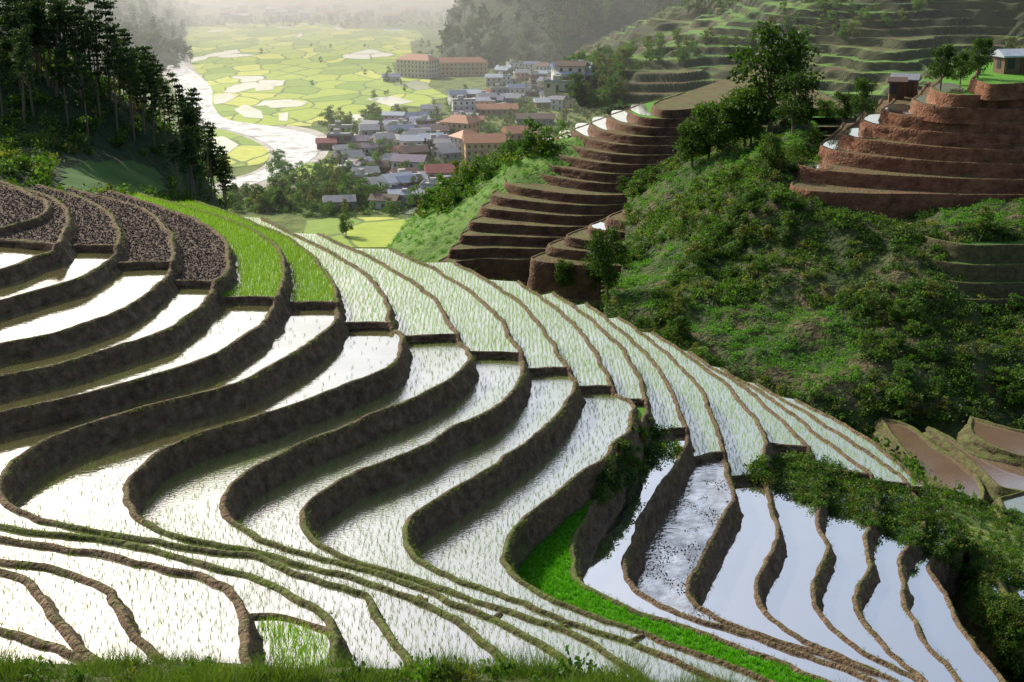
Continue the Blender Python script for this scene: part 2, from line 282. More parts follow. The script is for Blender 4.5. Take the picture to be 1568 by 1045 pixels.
# ---------- lofts ----------
def loft(name,lines,nu,nv,amp,ns,mat,terr=None,oct=4,seed=0):
    L=[]
    for l in lines:
        c=curve(l,max(0.5,np.linalg.norm(np.diff(np.array(l)[:,:2],axis=0),axis=1).sum()/nu/3))
        s=np.r_[0,np.cumsum(np.linalg.norm(np.diff(c,axis=0),axis=1))]; t=np.linspace(0,s[-1],nu)
        L.append(np.stack([np.interp(t,s,c[:,k]) for k in range(3)],1))
    L=np.array(L); k=len(L); rows=[]
    for i in range(k-1):
        p0=L[max(i-1,0)];p1=L[i];p2=L[i+1];p3=L[min(i+2,k-1)]
        for s in np.linspace(0,1,nv,endpoint=(i==k-2)):
            m1=(p2-p0)/2*0.7; m2=(p3-p1)/2*0.7
            rows.append((2*s**3-3*s**2+1)*p1+(s**3-2*s**2+s)*m1+(-2*s**3+3*s**2)*p2+(s**3-s**2)*m2)
    G=np.array(rows); nr=len(G); V=G.reshape(-1,3).copy()
    for q in V:
        q[2]+=amp*mn.fractal(Vector((q[0]*ns+seed,q[1]*ns,seed)),1.0,2.0,oct)
    if terr:
        w=np.array([mn.noise(Vector((q[0]*0.012,q[1]*0.012,3+seed))) for q in V])*terr*1.6
        zz=(V[:,2]+w)/terr; fl=np.floor(zz); fr=zz-fl; s=np.clip((fr-0.65)/0.35,0,1); s=s*s*(3-2*s)
        V[:,2]=(fl+s)*terr-w
    Fc=[(a*nu+b,a*nu+b+1,(a+1)*nu+b+1,(a+1)*nu+b) for a in range(nr-1) for b in range(nu-1)]
    ob=mesh(name,V,Fc,mat,smooth=terr is None)
    return ob,V,Fc
def ln(*a): return [PY(*q) for q in a]
G_,GV,GF=loft('scrub_hill',[
 ln((960,400,300),(1080,320,300),(1200,290,280),(1300,300,265),(1568,280,250),(1800,280,250)),
 ln((962,305,240),(1080,240,232),(1160,208,226),(1235,185,216),(1300,290,200),(1568,300,190),(1800,300,190)),
 ln((955,375,205),(1060,330,192),(1150,302,182),(1215,312,178),(1350,330,172),(1568,332,169),(1800,330,168)),
 ln((950,425,180),(1050,430,168),(1200,425,163),(1350,428,160),(1568,420,158),(1800,420,156)),
 ln((930,455,172),(1000,505,156),(1100,562,146),(1250,622,138),(1330,645,136),(1568,640,136),(1800,640,136)),
 ln((920,520,165),(1000,580,148),(1100,640,138),(1250,680,132),(1330,700,132),(1568,690,132),(1800,690,132))],
 200,28,2.8,0.06,M_scrubground,oct=5)
PH,PV,PF=loft('pine_hill',[
 ln((-500,420,400),(0,420,400),(200,420,400),(330,420,400),(400,430,380)),
 ln((-500,-60,260),(-200,-20,250),(0,50,245),(90,105,240),(200,170,240),(265,218,245),(305,264,255),(350,330,270)),
 ln((-500,150,200),(-150,170,200),(0,190,200),(100,215,200),(200,250,205),(275,290,215),(325,340,230)),
 ln((-500,330,150),(-150,330,150),(0,330,150),(120,335,150),(240,345,160),(320,380,180))],160,28,2.0,0.04,M_forest)
GS,GSV,GSF=loft('grass_spur',[
 ln((840,225,420),(780,245,400),(720,272,390),(680,300,370),(625,340,345),(595,375,320),(590,400,300)),
 ln((875,208,335),(800,240,325),(755,272,315),(712,308,306),(672,345,298),(630,375,290),(610,400,280)),
 ln((890,212,316),(815,246,308),(770,282,300),(730,322,292),(700,365,284),(665,395,278),(640,425,270)),
 ln((900,250,300),(830,290,295),(790,330,285),(760,370,275),(730,410,265),(700,430,260),(660,450,255))],120,20,1.5,0.05,M_slope)
H1,H1V,H1F=loft('terraced_hill',[
 ln((850,135,560),(1000,160,520),(1230,205,450),(1568,220,400),(2000,220,380)),
 ln((870,100,680),(1000,92,640),(1200,82,580),(1568,90,530),(2000,90,500)),
 ln((885,80,800),(960,35,780),(1100,-8,760),(1300,-70,730),(1568,-100,700),(2000,-150,700)),
 ln((900,120,1100),(1000,120,1100),(1200,120,1100),(1568,100,1100),(2100,100,1100))],320,80,12,0.012,M_terr,terr=3.2,oct=4)
FM,FMV,FMF=loft('forest_mountain',[
 [PD(640,100,100),PD(700,105,101),PD(800,110,101),PD(950,120,101),PD(1300,120,101)],
 ln((672,80,1150),(712,62,1150),(800,50,1120),(950,50,1080),(1300,0,1000)),
 ln((685,72,1400),(725,0,1400),(790,-80,1400),(900,-160,1400),(1300,-300,1300)),
 ln((700,40,2600),(800,30,2600),(1000,30,2600),(1300,0,2600),(1700,0,2600))],120,30,22,0.006,M_forest)
LH,LHV,LHF=loft('wooded_hill',[
 [PD(-600,125,101),PD(0,125,101),PD(150,120,101),PD(240,112,101),PD(300,100,101)],
 ln((-600,-80,1250),(0,0,1250),(120,25,1250),(215,45,1250),(285,80,1250)),
 ln((-600,-200,1700),(0,-60,1700),(120,-20,1700),(230,10,1700),(300,50,1750)),
 [(-1600,2600,-5),(-900,2600,-5),(-700,2600,-5),(-600,2600,-5),(-500,2600,-5)]],100,24,16,0.006,M_forest)
loft('mountain',[
 [(-3000,3300,-10),(-600,3000,-10),(300,3000,-10),(3000,3000,-10)],
 [(-3000,3900,500),(-1100,3900,230),(-300,3800,120),(300,3800,170),(900,3800,300),(3000,3600,700)],
 [(-3000,5200,900),(-1200,5200,500),(0,5200,260),(900,5200,420),(3000,5200,1000)],
 [(-3500,6500,0),(0,6500,0),(3500,6500,0)]],120,20,110,0.0016,M_forest)
FG,FGV,FGF=loft('foreground_bank',[
 [(-40,-8,99),(0,-8,98.2),(40,-8,97)],
 [(-40,8,94),(0,8,93.5),(40,8,92)],
 [(-40,18,89.2),(0,18,89),(40,18,86)],
 [PD(-300,1030,12.5),PD(-60,1030,12.5),PD(100,1044,12.5),PD(250,1032,12.4),PD(400,1034,12.6),PD(600,1040,12.8),PD(760,1048,13),PD(900,1060,13.3),PD(1100,1095,14),PD(1500,1150,15),PD(1900,1190,16)],
 [(-40,26,80),(-15,25,80),(0,25,79),(15,24,78),(40,24,74)],
 [(-40,28,68),(0,27,66),(40,27,60)]],120,14,0.2,0.5,M_fgrass)

# ---------- ground sheet ----------
cpnts=[(-38,104,78),(-20,104,75),(-5,104,71),(5,104,68),(15,104,65),(25,100,61),
 (-60,60,60),(-30,60,60),(0,60,60),(20,60,60),(-60,90,66),(-30,90,66),(0,90,62),(18,85,60),
 (29,92,60),(33,78,62.5),(31,66,63.5),(28,56,64),(45,95,55),(50,75,58),(70,60,58),(42,108,52),(55,120,51.5),(40,125,51),
 (-60,140,62),(-20,140,57),(15,140,50),(40,135,50.5),(70,140,50),(-60,200,44),(-20,200,38),(15,200,34),(60,200,38),(120,200,45),
 (-80,300,22),(-30,300,14),(10,300,20),(40,300,30),(80,300,36),(160,300,45),(-100,420,0),(-50,400,0),(-10,400,0),(30,410,4),(80,400,14),(160,420,32),(300,420,45),
 (-100,520,0),(0,520,0),(80,520,0),(150,520,18),(300,520,40),(-200,140,60),(-200,250,45),(-200,400,5),(300,140,55),(300,250,50),(100,100,57),(200,60,60),(-200,60,60),(-250,520,0)]
C=np.array(cpnts,float); S=100.
def tps(a,b):
    r2=((a[:,None,:]-b[None,:,:])**2).sum(-1); return 0.5*r2*np.log(r2+1e-9)
A=C[:,:2]/S; K=tps(A,A)+np.eye(len(A))*0.002; Pm=np.c_[np.ones(len(A)),A]
W=np.linalg.solve(np.block([[K,Pm],[Pm.T,np.zeros((3,3))]]),np.r_[C[:,2],0,0,0])
def gh(x,y):
    q=np.c_[np.clip(x,-240,300),np.clip(y,58,520)]/S
    z=tps(q,A)@W[:len(A)]+np.c_[np.ones(len(q)),q]@W[len(A):]
    z=np.clip(z,0,80); f=np.clip((640-y)/140,0,1); return z*f*f*(3-2*f)
xs=np.unique(np.r_[np.linspace(-6000,-300,20),np.linspace(-300,400,176),np.linspace(400,6000,20)])
ys=np.unique(np.r_[np.linspace(-300,40,12),np.linspace(40,660,190),np.linspace(660,7000,40)])
Xg,Yg=np.meshgrid(xs,ys); Z=gh(Xg.ravel(),Yg.ravel())
for k,(a,b) in enumerate(zip(Xg.ravel(),Yg.ravel())):
    if -300<a<400 and 100<b<660 and Z[k]>1: Z[k]+=1.2*mn.fractal(Vector((a*0.05,b*0.05,0)),1,2,4)
nx=len(xs); Vg=np.c_[Xg.ravel(),Yg.ravel(),Z]
Fg=[(a*nx+b,a*nx+b+1,(a+1)*nx+b+1,(a+1)*nx+b) for a in range(len(ys)-1) for b in range(nx-1)]
mesh('ground',Vg,Fg,M_ground,smooth=True)

# ---------- valley ----------
m,nt,nd,lk=newmat('valley_paddies')
out=N(nd,'ShaderNodeOutputMaterial'); tc=N(nd,'ShaderNodeTexCoord'); mp=N(nd,'ShaderNodeMapping'); mp.inputs['Scale'].default_value=(0.05,0.022,1); mp.inputs['Rotation'].default_value=(0,0,0.5)
nw=N(nd,'ShaderNodeTexNoise'); nw.inputs['Scale'].default_value=0.02; lk.new(tc.outputs['Object'],nw.inputs['Vector'])
vm=N(nd,'ShaderNodeVectorMath',operation='MULTIPLY_ADD'); lk.new(nw.outputs['Color'],vm.inputs[0]); vm.inputs[1].default_value=(25,25,0); lk.new(tc.outputs['Object'],vm.inputs[2]); lk.new(vm.outputs[0],mp.inputs[0])
vo=N(nd,'ShaderNodeTexVoronoi',voronoi_dimensions='2D'); vo.inputs['Scale'].default_value=1; lk.new(mp.outputs[0],vo.inputs['Vector'])
ve=N(nd,'ShaderNodeTexVoronoi',voronoi_dimensions='2D',feature='DISTANCE_TO_EDGE'); ve.inputs['Scale'].default_value=1; lk.new(mp.outputs[0],ve.inputs['Vector'])
se=N(nd,'ShaderNodeSeparateColor'); lk.new(vo.outputs['Color'],se.inputs[0])
r=ramp(nd,[(0.0,(0.22,0.34,0.04)),(0.25,(0.36,0.46,0.05)),(0.55,(0.52,0.56,0.10)),(0.8,(0.28,0.40,0.05))],'CONSTANT'); lk.new(se.outputs[0],r.inputs[0])
er=N(nd,'ShaderNodeMapRange'); er.inputs['From Min'].default_value=0.02; er.inputs['From Max'].default_value=0.055; lk.new(ve.outputs['Distance'],er.inputs['Value'])
mx=N(nd,'ShaderNodeMix',data_type='RGBA'); mx.inputs['A'].default_value=(0.12,0.19,0.04,1); lk.new(er.outputs[0],mx.inputs['Factor']); lk.new(r.outputs[0],mx.inputs['B'])
fn=N(nd,'ShaderNodeTexNoise'); fn.inputs['Scale'].default_value=0.2; fn.inputs['Detail'].default_value=6; lk.new(tc.outputs['Object'],fn.inputs['Vector'])
fr_=ramp(nd,[(0.3,(0.82,0.85,0.7)),(0.7,(1.05,1.04,1.05))]); lk.new(fn.outputs['Fac'],fr_.inputs[0])
mm=N(nd,'ShaderNodeMix',data_type='RGBA',blend_type='MULTIPLY'); mm.inputs['Factor'].default_value=1; lk.new(mx.outputs['Result'],mm.inputs['A']); lk.new(fr_.outputs[0],mm.inputs['B'])
b=N(nd,'ShaderNodeBsdfPrincipled'); b.inputs['Roughness'].default_value=0.9; lk.new(mm.outputs['Result'],b.inputs['Base Color'])
b2=N(nd,'ShaderNodeBsdfPrincipled'); b2.inputs['Roughness'].default_value=0.15; b2.inputs['Base Color'].default_value=(0.6,0.63,0.48,1)
gt=N(nd,'ShaderNodeMath',operation='GREATER_THAN'); gt.inputs[1].default_value=0.9; lk.new(se.outputs[1],gt.inputs[0])
gm2=N(nd,'ShaderNodeMath',operation='MULTIPLY'); lk.new(gt.outputs[0],gm2.inputs[0]); lk.new(er.outputs[0],gm2.inputs[1])
ms=N(nd,'ShaderNodeMixShader'); lk.new(gm2.outputs[0],ms.inputs[0]); lk.new(b.outputs[0],ms.inputs[1]); lk.new(b2.outputs[0],ms.inputs[2]); lk.new(ms.outputs[0],out.inputs[0])
M_valley=m
def flat(name,px,dz,mat,step=8,straight=False):
    if straight:
        c=np.array([PD(u,v,100-dz) for u,v in px])
    else: c=curve([PD(u,v,100-dz) for u,v in px+[px[0]]],step)[:-1]
    V,Fc=polyfill([tuple(q[:2]) for q in c],dz); return mesh(name,V,Fc,mat)
flat('valley_field',[(285,42),(340,40),(345,36),(420,38),(425,34),(520,38),(525,44),(640,46),(650,60),(628,64),(632,90),(600,96),(605,115),(660,122),(655,132),(690,150),(665,152),(662,165),(600,162),(596,172),(560,176),(560,185),(480,186),(476,193),(400,193),(340,185),(322,160),(325,135),(300,110),(285,80)],0.15,M_valley,straight=True)
flat('valley_field',[(300,205),(330,198),(380,212),(412,235),(395,252),(340,258),(300,265),(290,235)],0.15,M_valley)
flat('valley_field',[(470,338),(520,334),(600,333),(650,338),(640,350),(640,375),(480,375)],0.15,M_valley)
flat('valley_field',[(430,255),(480,250),(540,262),(520,285),(450,290),(420,275)],0.15,M_valley)
flat('valley_field',[(900,112),(950,105),(990,120),(940,130),(900,128)],0.15,M_valley)
M_sand=noisemat('river_gravel',0.12,[(0.35,(0.33,0.31,0.27)),(0.65,(0.6,0.58,0.52))],bump=0.5,bscale=0.5)
M_river=noisemat('river_rapids',0.1,[(0.36,(0.22,0.21,0.18)),(0.44,(0.5,0.5,0.47)),(0.55,(0.85,0.86,0.85)),(0.64,(0.35,0.33,0.28)),(0.72,(0.8,0.8,0.78))],rough=.3,bump=.6,bscale=.5,bdist=.6,detail=8)
flat('river_bed',[(222,82),(268,78),(300,100),(332,130),(336,165),(360,180),(430,190),(490,202),(505,225),(485,252),(430,277),(380,294),(330,298),(330,282),(390,262),(412,240),(390,220),(345,203),(305,198),(278,165),(262,130),(235,100)],0.08,M_sand)
flat('river',[(236,84),(262,82),(288,104),(322,132),(328,165),(352,184),(420,194),(482,208),(492,226),(468,250),(420,270),(370,287),(340,290),(345,282),(400,262),(428,240),(400,216),(350,199),(312,192),(290,165),(274,130),(250,102)],0.22,M_river)
for px in [[(328,146),(352,142),(362,148),(345,158),(328,160)],[(405,160),(435,152),(472,156),(462,163),(415,166)],[(358,168),(375,160),(400,170),(404,182),(375,180)],[(388,128),(422,126),(418,138),(392,140)],[(300,213),(342,209),(366,222),(345,238),(306,242)],[(427,174),(442,172),(440,186),(427,185)],[(775,185),(810,181),(835,186),(800,191)],[(600,324),(640,318),(665,322),(640,330)],[(296,248),(316,247),(316,256),(297,258)],[(560,152),(600,147),(636,156),(598,163)]]:
    flat('flooded_field',px,0.3,M_wfield,4,straight=True)

# ---------- mid terraced hills ----------
def hillterr(name,levels,mbank,mtop,xfar,yback,drop_last,patches=(),mw=None,steps=1.0,jit=0.5,slope=.45):
    rt=bpy.data.objects.new(name,None); link(rt)
    for k,(D,px,backvec) in enumerate(levels):
        pts=[PD(u,v,D) for u,v in px]; tip=pts[-1]
        for bx,by in backvec: pts.append((tip[0]+bx,tip[1]+by,tip[2]))
        c=curve(pts,steps)
        for q in c:
            q[0]+=jit*mn.noise(Vector((q[0]*0.12,q[1]*0.12,k*2.1)))+.15*mn.noise(Vector((q[0]*.6,q[1]*.6,k))); q[1]+=jit*mn.noise(Vector((q[0]*0.12,q[1]*0.12,k*2.1+50)))+.2*mn.noise(Vector((q[0]*.6,q[1]*.6,k+5)))
        dv=(levels[k+1][0]-D) if k+1<len(levels) else drop_last
        V,Fc,_=strip_bank(c[:,:2],np.full(len(c),CAMZ-D),dv,bund=0.18,inner=0.4,slope=slope,seed=k+len(name),step_noise=0.08)
        mesh('bank_%02d'%k,V,Fc,[mbank],smooth=True,parent=rt); reg(V,Fc,('hb',))
        poly=[tuple(q[:2]) for q in c]+[(xfar,yback),(xfar,pts[0][1])]
        V,Fc=polyfill(poly,CAMZ-D); mesh('tread_%02d'%k,V,Fc,(mtop[k] if isinstance(mtop,list) else mtop),parent=rt); reg(V,Fc,('ht',))
    for D,px in patches:
        c=curve([PD(u,v,D) for u,v in px+[px[0]]],0.8)[:-1]
        V,Fc=polyfill([tuple(q[:2]) for q in c],CAMZ-D+0.06); mesh('flooded_patch',V,Fc,mw,parent=rt)
Mt=[(1000,158),(962,167),(932,177),(903,188),(877,198),(852,210),(824,222),(802,236),(787,250),(774,278),(752,296),(738,315),(722,338),(706,358),(690,380),(672,400)]
lev=[]; pat=[]
for k,(tx,ty) in enumerate(Mt):
    D=36.9+1.58*k; ry=166+14.2*k
    rx=1075 if k<8 else 1075-(k-8)*12
    mid=((tx+rx)/2,(ry*0.75+ty*0.25)+6+k*0.5); q1=(tx+ (rx-tx)*0.2, ty+(ry-ty)*0.45+8)
    lev.append((D,[(rx,ry),mid,q1,(tx,ty+3)],[(3,10),(10,25)]))
    if 1<=k<=8:
        s=1+0.12*k
        pat.append((D,[(tx+3,ty+1),(tx+9,ty-6*s),(tx+20,ty-6*s),(tx+27*s,ty+4*s),(tx+31*s,ty+10*s),(tx+17*s,ty+8*s)]))
mt=[M_grassfield if k in(1,) else M_redbank2 for k in range(len(Mt))]
hillterr('brown_terraces',lev,M_redbank2,mt,75,420,6,pat,M_wpond)
Nt=[(1490,119),(1425,134),(1398,152),(1352,166),(1318,182),(1290,203),(1255,222),(1222,250),(1210,282)]
lev=[];pat=[]
for k,(tx,ty) in enumerate(Nt):
    D=18.9+1.6*k; ry=124+22*k
    rx=1640; mid=((tx+rx)/2,ry*0.6+ty*0.4+7); q1=(tx+30,ty+12)
    lev.append((D,[(rx,ry),mid,q1,(tx,ty+3)],[(3,8),(9,25)]))
    if 1<=k<=7: pat.append((D,[(tx+3,ty+1),(tx+12,ty-5),(tx+30,ty-6),(tx+46,ty-1),(tx+48,ty+10),(tx+24,ty+8)]))
hillterr('red_soil_terraces',lev,M_redbank,[M_grassfield if k<2 else M_redbank for k in range(9)],150,270,3.0,pat,M_wpond,jit=0.35,slope=.3)
lev=[]
for k,(tx,ty) in enumerate([(955,318),(930,332),(900,345),(868,360),(838,375),(812,395)]):
    D=44+1.3*k; lev.append((D,[(1060,ty+8),((tx+1060)/2,ty+14),(tx+20,ty+8),(tx,ty+2)],[(3,6),(8,14)]))
hillterr('small_terraces',lev,M_redbank2,M_redbank2,42,262,5,[(46.6,[(903,346),(915,340),(930,345),(938,356),(918,354)])],M_wpond)
lev=[]
for k,(tx,ty) in enumerate([(1450,372),(1442,402),(1440,430),(1446,455)]):
    D=CAMZ-PY(1500,ty+6,160.5-2.0*k)[2]; lev.append((D,[(1700,ty+6),(1568,ty+5),(1490,ty+6),(tx,ty)],[(-2,4),(0,12)]))
hillterr('overgrown_terraces',lev,M_gbank,M_meadow,75,180,2.5,jit=.3)

# ---------- vegetation sources ----------
def leafcloud(centers,size,r,aspect=1.0):
    n=len(centers); a=r.normal(size=(n,3)); a/=np.linalg.norm(a,axis=1)[:,None]
    b=r.normal(size=(n,3)); b-=a*(a*b).sum(1)[:,None]; b/=np.linalg.norm(b,axis=1)[:,None]
    s=(size*r.uniform(0.5,1.3,n))[:,None]; c=np.asarray(centers)
    V=np.stack([c+a*s*aspect,c+b*s*0.6,c-a*s*aspect,c-b*s*0.6],1)
    return V.reshape(-1,3)
def tube(pts,rad,sides=6):
    V=[];Fc=[]
    for i,(p,r_) in enumerate(zip(pts,rad)):
        p=Vector(p); d=(Vector(pts[min(i+1,len(pts)-1)])-Vector(pts[max(i-1,0)])).normalized()
        a=d.orthogonal().normalized(); b=d.cross(a)
        for s in range(sides):
            t=2*math.pi*s/sides; V.append(tuple(p+a*math.cos(t)*r_+b*math.sin(t)*r_))
    for i in range(len(pts)-1):
        for s in range(sides): Fc.append((i*sides+s,i*sides+(s+1)%sides,(i+1)*sides+(s+1)%sides,(i+1)*sides+s))
    return V,Fc
def assemble(name,tubes,leafV,leafm):
    V=[];Fc=[];mi=[]
    for tv,tf in tubes:
        o=len(V); V+=tv; Fc+=[tuple(i+o for i in f) for f in tf]; mi+=[0]*len(tf)
    o=len(V); V+=[tuple(q) for q in leafV]; nf=len(leafV)//4
    Fc+=[(o+4*i,o+4*i+1,o+4*i+2,o+4*i+3) for i in range(nf)]; mi+=[1]*nf
    return mesh(name,V,Fc,[M_bark,leafm],mi,dolink=False)
def broadleaf(seed,h=8,leafm=None,nl=16,per=80,wide=0.38,ls=0.26,lo=.22):
    r=np.random.default_rng(seed); tubes=[]; 
    tr=[(0,0,-0.3),(r.normal()*.1,r.normal()*.1,h*.25),(r.normal()*.25,r.normal()*.25,h*.5),(r.normal()*.3,r.normal()*.3,h*.8)]
    tubes.append(tube(tr,[h*.026,h*.02,h*.013,h*.005])); cs=[]
    for k in range(nl):
        an=r.uniform(0,6.28); hh=r.uniform(lo,0.95); rad=h*wide*math.sqrt(max(0.08,1-((hh-0.55)/0.45)**2))*r.uniform(0.25,1.0)
        c=np.array([math.cos(an)*rad,math.sin(an)*rad,h*hh]); st=np.array(tr[1])*(1-hh)+np.array(tr[3])*hh; st[2]=h*hh*0.7
        if k<9: tubes.append(tube([tuple(st),tuple((st+c)/2+np.array([0,0,.1])),tuple(c)],[h*.009,h*.006,h*.002],5))
        sr=h*r.uniform(0.1,0.19); q=r.normal(size=(per,3)); q/=np.linalg.norm(q,axis=1)[:,None]; q*=sr*r.uniform(0.45,1.1,(per,1)); q[:,2]*=0.75; cs.append(c+q)
    return assemble('broadleaf_src%d'%seed,tubes,leafcloud(np.concatenate(cs),ls*h/8,r),leafm or M_leafA)
def pine(seed,h=13):
    r=np.random.default_rng(seed); tubes=[]; bx,by=r.normal(size=2)*.3
    tubes.append(tube([(0,0,-.5),(bx*.4,by*.4,h*.4),(bx*.8,by*.8,h*.7),(bx,by,h)],[.2,.15,.1,.02])); cs=[]
    z=h*r.uniform(.42,.55)
    while z<h*0.98:
        f=(z/h); L=h*0.19*(1.1-f)**0.6*r.uniform(.5,1.25)+.15
        for k in range(r.integers(3,6)):
            an=r.uniform(0,6.28); l=L*r.uniform(.6,1.2); e=np.array([bx*f+math.cos(an)*l,by*f+math.sin(an)*l,z+l*.15])
            s=np.array([bx*f,by*f,z]); tubes.append(tube([tuple(s),tuple(e)],[.05,.015],4))
            for t in (0.55,0.8,1.0): cs.append(s+(e-s)*t+r.normal(size=(12,3))*np.array([.28,.28,.13]))
        z+=h*r.uniform(.035,.07)
    return assemble('pine_src%d'%seed,tubes,leafcloud(np.concatenate(cs),.17,r,aspect=1.3),M_pine)
def bush(seed,leafm,n=110,ls=0.16,tall=0.8):
    r=np.random.default_rng(seed); cs=[]
    for k in range(6):
        c=np.array([r.normal()*.45,r.normal()*.45,r.uniform(.15,.6)*tall]); q=r.normal(size=(n//6,3))*np.array([.27,.27,.24]); cs.append(c+q)
    st=[tube([(0,0,-.1),(a*.4,b_*.4,.5*tall)],[.03,.008],4) for a,b_ in r.normal(size=(3,2))]
    return assemble('bush_src%d'%seed,st,leafcloud(np.concatenate(cs),ls,r),leafm)
def source(name,objs):
    c=bpy.data.collections.new(name)
    for o in objs: c.objects.link(o)
    return c
TREES=[broadleaf(s,8,nl=34,per=110,ls=.2,wide=.36) for s in (1,2,3,4)]; PINES=[pine(s) for s in (11,12,13,14)]
C_tree=source('tree_variants',[broadleaf(s,8,nl=16,per=45,ls=.36,leafm=M_leafB,lo=.15) for s in (21,22)]+[broadleaf(23,8,nl=16,per=45,ls=.36,leafm=M_leafC,lo=.15)])
C_pine=source('forest_variants',[broadleaf(s,8,nl=12,per=28,ls=.45,lo=.15) for s in (31,32)]+[pine(33,11)])
C_pines=source('pine_variants',[pine(s,11) for s in (34,35,36)])
C_bush=source('bush_variants',[bush(s,M_leafB) for s in (41,42,43)]+[bush(44,M_leafA),bush(45,M_leafC),bush(46,M_leafA,tall=1.6)])
C_crop=source('crop_variants',[bush(s,M_leafD,n=70,ls=.15,tall=.6) for s in (51,52)])
def scatter(name,pts,scl,coll,nvar,tilt=0.15,zs=1.0):
    n=len(pts); 
    if n==0: return
    me=bpy.data.meshes.new(name); me.vertices.add(n); me.vertices.foreach_set('co',np.asarray(pts,dtype=np.float32).ravel())
    rot=np.c_[rng.normal(size=(n,2))*tilt,rng.uniform(0,6.28,n)].astype(np.float32)
    s=np.asarray(scl); s3=np.c_[s,s,s*zs*rng.uniform(.8,1.2,n)].astype(np.float32)
    a=me.attributes.new('rotv','FLOAT_VECTOR','POINT'); a.data.foreach_set('vector',rot.ravel())
    a=me.attributes.new('scl','FLOAT_VECTOR','POINT'); a.data.foreach_set('vector',s3.ravel())
    a=me.attributes.new('idx','INT','POINT'); a.data.foreach_set('value',rng.integers(0,nvar,n).astype(np.int32))
    ob=bpy.data.objects.new(name,me); link(ob)
    ng=bpy.data.node_groups.new(name,'GeometryNodeTree'); ng.interface.new_socket('Geometry',in_out='INPUT',socket_type='NodeSocketGeometry'); ng.interface.new_socket('Geometry',in_out='OUTPUT',socket_type='NodeSocketGeometry')
    nd=ng.nodes; lk=ng.links; gi=nd.new('NodeGroupInput'); go=nd.new('NodeGroupOutput'); ip=nd.new('GeometryNodeInstanceOnPoints')
    ci=nd.new('GeometryNodeCollectionInfo'); ci.inputs['Collection'].default_value=coll; ci.inputs['Separate Children'].default_value=True; ci.inputs['Reset Children'].default_value=True
    def na(nm,t):
        x=nd.new('GeometryNodeInputNamedAttribute'); x.data_type=t; x.inputs['Name'].default_value=nm; return [o for o in x.outputs if o.enabled][0]
    ip.inputs['Pick Instance'].default_value=True
    lk.new(gi.outputs[0],ip.inputs['Points']); lk.new(ci.outputs[0],ip.inputs['Instance']); lk.new(na('idx','INT'),ip.inputs['Instance Index'])
    lk.new(na('rotv','FLOAT_VECTOR'),ip.inputs['Rotation']); lk.new(na('scl','FLOAT_VECTOR'),ip.inputs['Scale']); lk.new(ip.outputs[0],go.inputs[0])
    md=ob.modifiers.new('scatter','NODES'); md.node_group=ng; return ob

def bvh(V,Fc): return BVHTree.FromPolygons([tuple(map(float,v)) for v in V],Fc)
bT=mkbvh()
bG=bvh(GV,GF); bP=bvh(PV,PF); bH=bvh(H1V,H1F); bF=bvh(FMV,FMF); bL=bvh(LHV,LHF); bFG=bvh(FGV,FGF); bGr=bvh(Vg,Fg); bS=bvh(GSV,GSF)
ALL=[bT,bG,bP,bH,bF,bL,bGr,bS]
def hitpx(u,v,trees=ALL):
    d=Vector(raydir(u,v)).normalized(); best=None
    for t in trees:
        h=t.ray_cast(Vector((0,0,CAMZ)),d)
        if h[0] is not None and (best is None or h[3]<best[1]): best=(h[0],h[3])
    return best[0] if best else None
def drop(x,y,t):
    return t.ray_cast(Vector((x,y,400)),Vector((0,0,-1)))
def topz(x,y,trees=ALL):
    z=-1e9
    for t in trees:
        h=drop(x,y,t)
        if h[0] is not None: z=max(z,h[0].z)
    return z
def inpoly(u,v,poly):
    c=False; j=len(poly)-1
    for i in range(len(poly)):
        if (poly[i][1]>v)!=(poly[j][1]>v) and u<(poly[j][0]-poly[i][0])*(v-poly[i][1])/(poly[j][1]-poly[i][1])+poly[i][0]: c=not c
        j=i
    return c
def samplepx(poly,n,trees=ALL):
    xs_=[p[0] for p in poly]; ys_=[p[1] for p in poly]; out=[]
    while len(out)<n:
        u=random.uniform(min(xs_),max(xs_)); v=random.uniform(min(ys_),max(ys_))
        if inpoly(u,v,poly):
            h=hitpx(u,v,trees)
            if h is not None: out.append(tuple(h))
            else: n-=1
    return out
def uni(t,x0,x1,y0,y1,n,cond=None,others=None):
    out=[]
    for _ in range(n):
        x=random.uniform(x0,x1); y=random.uniform(y0,y1); h=drop(x,y,t)
        if h[0] is None: continue
        p=h[0]
        if cond and not cond(x,y,p.z,h[1]): continue
        if others and topz(x,y,others)>p.z+0.3: continue
        out.append(tuple(p))
    return out
def cropzone(x,y,z):
    u,v=project(x,y,z)
    return inpoly(u,v,[(960,310),(1080,235),(1240,170),(1260,200),(1130,260),(1040,310),(980,330)]) or inpoly(u,v,[(940,460),(955,410),(1040,360),(1060,390),(1010,440),(1000,500)]) or inpoly(u,v,[(1040,470),(1300,470),(1330,600),(1240,610),(1060,530)]) or inpoly(u,v,[(1430,305),(1568,305),(1568,350),(1440,345)])
allp=uni(bG,5,100,134,245,15000,others=[bT]); crop=[];wild=[];big=[]
for p in allp:
    n_=mn.noise(Vector((p[0]*.09,p[1]*.09,2)))
    if cropzone(*p) : crop.append(p)
    elif n_>-.22 or random.random()<.4:
        (big if (n_>.05 and random.random()<.1) else wild).append(p)
scatter('crop_plants',crop,rng.uniform(.45,.8,len(crop)),C_crop,2,zs=.8)
scatter('hillside_shrubs',wild,rng.uniform(.35,1.15,len(wild)),C_bush,6,zs=.85)
scatter('hillside_bushes',big,rng.uniform(.2,.5,len(big)),C_tree,3,zs=.75)
pts=uni(bGr,-10,100,104,320,3500,others=[bT,bG,bS]); scatter('ravine_shrubs',pts,rng.uniform(.6,1.9,len(pts)),C_bush,6)
